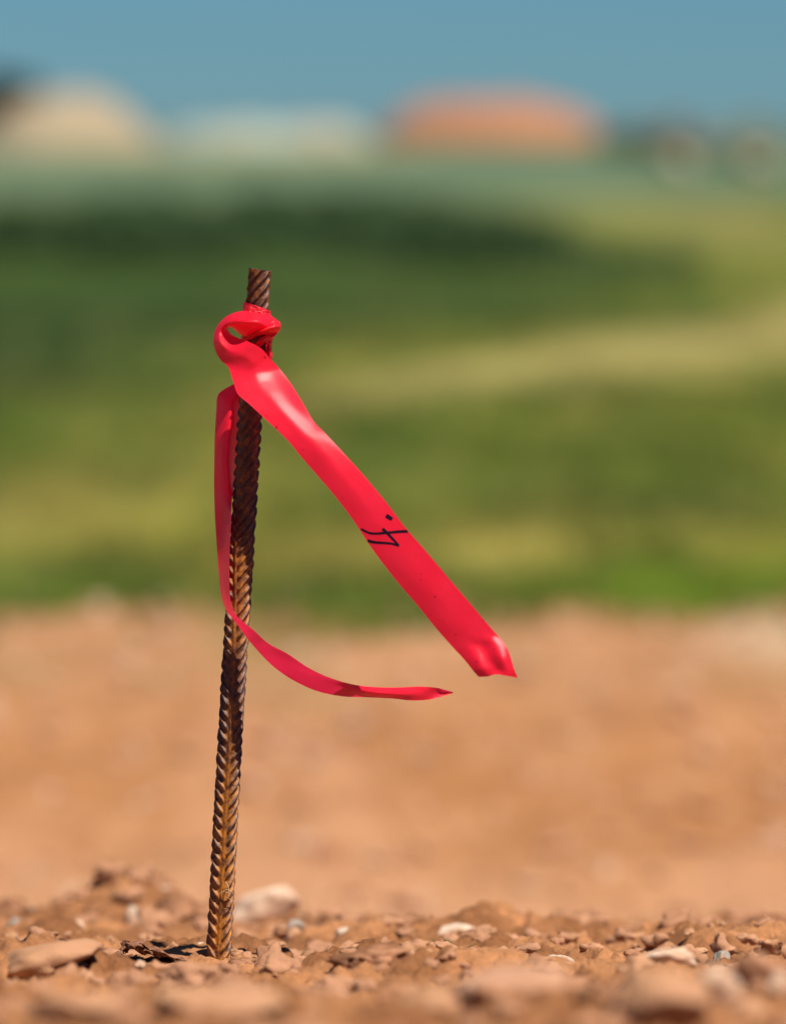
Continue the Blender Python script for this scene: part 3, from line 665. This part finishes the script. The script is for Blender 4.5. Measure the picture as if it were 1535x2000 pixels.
tail = [((478, 738, -11), (486, 746, -10), (494, 756, -12)), ((453, 752, -14), (468, 764, -9), (484, 775, -13)), ((427, 770, -15), (453, 782, -7), (476, 800, -14)),
 ((423, 800, -14), (451, 808, -5), (474, 830, -14)), ((420, 850, -12), (445, 850, -4), (468, 865, -13)), ((419, 900, -11), (442, 895, -2), (464, 905, -13)),
 ((418.5, 940, -9), (444, 936, 0), (459, 942, -9)), ((419, 975, -8), (439, 974, 1), (453.5, 976, 3)), ((420.5, 1015, -5), (437, 1015, 1), (452, 1015, 11)),
 ((424, 1070, -2), (437, 1070, 4), (449.5, 1070, 13)), ((427.5, 1120, -4), (438, 1120, 6), (448.5, 1118, 15)), ((432, 1162, 0), (440, 1160, 9), (449, 1156, 16)),
 ((441, 1189, 5), (447, 1187, 11), (453.5, 1184, 17)), ((454, 1207, 9), (458, 1205, 14), (463, 1203, 20)), ((467, 1224, 12), (471, 1220, 17), (477, 1216, 22)),
 ((482, 1245, 12), (488, 1238, 18), (497, 1232, 24)), ((502, 1269, 18), (511, 1260, 25), (525, 1257, 32)), ((532, 1300, 20), (545, 1286, 30), (562, 1277, 36)),
 ((570, 1327, 22), (586, 1312, 29), (604, 1305, 35)), ((617, 1349, 20), (633, 1333, 26), (648, 1325, 29)), ((668, 1360, 14), (684, 1346, 19), (696, 1338, 17)),
 ((719, 1362, 6), (732, 1353, 10), (742, 1342.5, 4)), ((768, 1364.5, -4), (776, 1355, -2), (784, 1342.5, -9)), ((803, 1368, -15), (812, 1355, -16), (820, 1341, -20)),
 ((837, 1366.5, -26), (845, 1354, -28), (850, 1343, -28)), ((862, 1360.5, -32), (866, 1353, -34), (868, 1347, -32)), ((884, 1354, -38), (884.5, 1353, -38), (885, 1352, -38))]
V, F, U = loft(tail, 10, 6, .3, 12); mesh_obj('short_tail', V, F, RM, rib, uvs=U)
# wraps round the bar, closed bands with slack folds
def wrap(y0, y1, slope, r_fn, seed, a0=0, a1=360, n=120, m=16, cr_=.6):
    V = []; F = []; U = []
    for i in range(n + 1):
        a = math.radians(a0 + (a1 - a0) * i / n)
        for j in range(m + 1):
            t = j / m; py = y0 + (y1 - y0) * t + slope * math.sin(a)
            rr_ = r_fn(a, t) + cr_ * noise.fractal(Vector((math.cos(a) * 1.6 + seed, math.sin(a) * 1.6, t * 3)), 1, 2, 3)
            px = barc(py) + rr_ * 3.55 * math.sin(a); V.append(rp(px, py, rr_ * math.cos(a))); U.append((a * 8, t * 27))
    for i in range(n):
        for j in range(m): F.append((i * (m + 1) + j, i * (m + 1) + j + 1, (i + 1) * (m + 1) + j + 1, (i + 1) * (m + 1) + j))
    return V, F, U
V, F, U = wrap(598, 640, 9, lambda a, t: 7.4 + .5 * math.sin(t * 3) , 1, cr_=.35); mesh_obj('wrap', V, F, KM, rib, uvs=U)
V, F, U = wrap(640, 706, -4, lambda a, t: 7.7 + 2.6 * max(0, math.sin(a)) * (1 - .25 * t) + .3 * math.sin(t * 9), 5, a0=62, a1=330, cr_=.55); mesh_obj('wrap', V, F, KM, rib, uvs=U)
# the knot: a pinched, pleated twist of tape
kn = [((547, 628, 3), (549, 637, 8), (546, 648, 4)), ((536, 626, 9), (538, 637, 13), (533, 650, 10)), ((523, 634, 11), (524, 641, 16), (519, 652, 11)),
      ((509, 640, 11), (508, 648, 15), (503, 657, 10)), ((494, 646, 8), (492, 655, 11), (489, 663, 8)), ((478, 655, 4), (477, 661, 5), (476, 667, 4))]
V, F, U = loft(kn, 12, 10, 3.2, 5)
kn2 = [((546, 640, 2), (541, 652, 6), (534, 660, 4)), ((535, 650, 8), (526, 658, 11), (521, 668, 7)), ((520, 655, 9), (513, 665, 12), (509, 676, 8)), ((508, 660, 8), (500, 670, 9), (496, 678, 7))]
V2, F2, U2 = loft(kn2, 12, 10, 3.2, 9); b = len(V); V += V2; F += [tuple(q + b for q in f) for f in F2]; U += U2
mesh_obj('knot', V, F, KM, rib, uvs=U)
# handwriting in black marker on the long tail
ink = NT('marker_ink'); ink.b.inputs['Base Color'].default_value = (.010, .004, .014, 1); ink.b.inputs['Roughness'].default_value = .6; ink.b.inputs['Specular IOR Level'].default_value = .1
STK = [([(754, 1007), (759, 1010), (766, 1014.5)], 4.3, 3.6), ([(705, 1032.5), (718, 1039.5), (731, 1042), (757, 1040.5), (778, 1038.5), (797, 1037.5)], 1.8, 2.9),
       ([(747, 1032.5), (755, 1040), (763, 1048.5), (772, 1058), (779, 1066)], 3.0, 2.1), ([(779.5, 1066.5), (766, 1062), (752, 1060.5), (736, 1059.5), (726, 1058), (717.5, 1055.5)], 1.9, 3.0)]
VV, FF = [], []
for P, w0, w1 in STK:
    c = crv([Vector((p[0], p[1], 0)) for p in P], 10); b = len(VV); n = len(c)
    for i, p in enumerate(c):
        d = (c[min(i + 1, n - 1)] - c[max(i - 1, 0)]).normalized(); nn = Vector((-d.y, d.x, 0)); w_ = w0 + (w1 - w0) * i / (n - 1)
        w_ *= 1 if 0 < i < n - 1 else .35
        w_ *= 1 + .12 * noise.noise(Vector((i * .6, w0, 0)))
        for s in (-1, -.33, .33, 1):
            q = p + nn * w_ * s; r_ = ray(q.x, q.y).normalized(); h = bvh.ray_cast(CAMP, r_)
            loc, nor = (h[0], h[1]) if h[0] is not None else (prev_l, prev_n)
            prev_l, prev_n = loc, nor
            if nor.dot(r_) > 0: nor = -nor
            VV.append(loc + nor * .00012)
    for i in range(n - 1):
        for s in range(3): FF.append((b + i * 4 + s, b + i * 4 + s + 1, b + (i + 1) * 4 + s + 1, b + (i + 1) * 4 + s))
mk_ = mesh_obj('handwritten_number', VV, FF, ink.m, st_o)
mk_['label'] = 'black marker strokes of a point and a figure four'
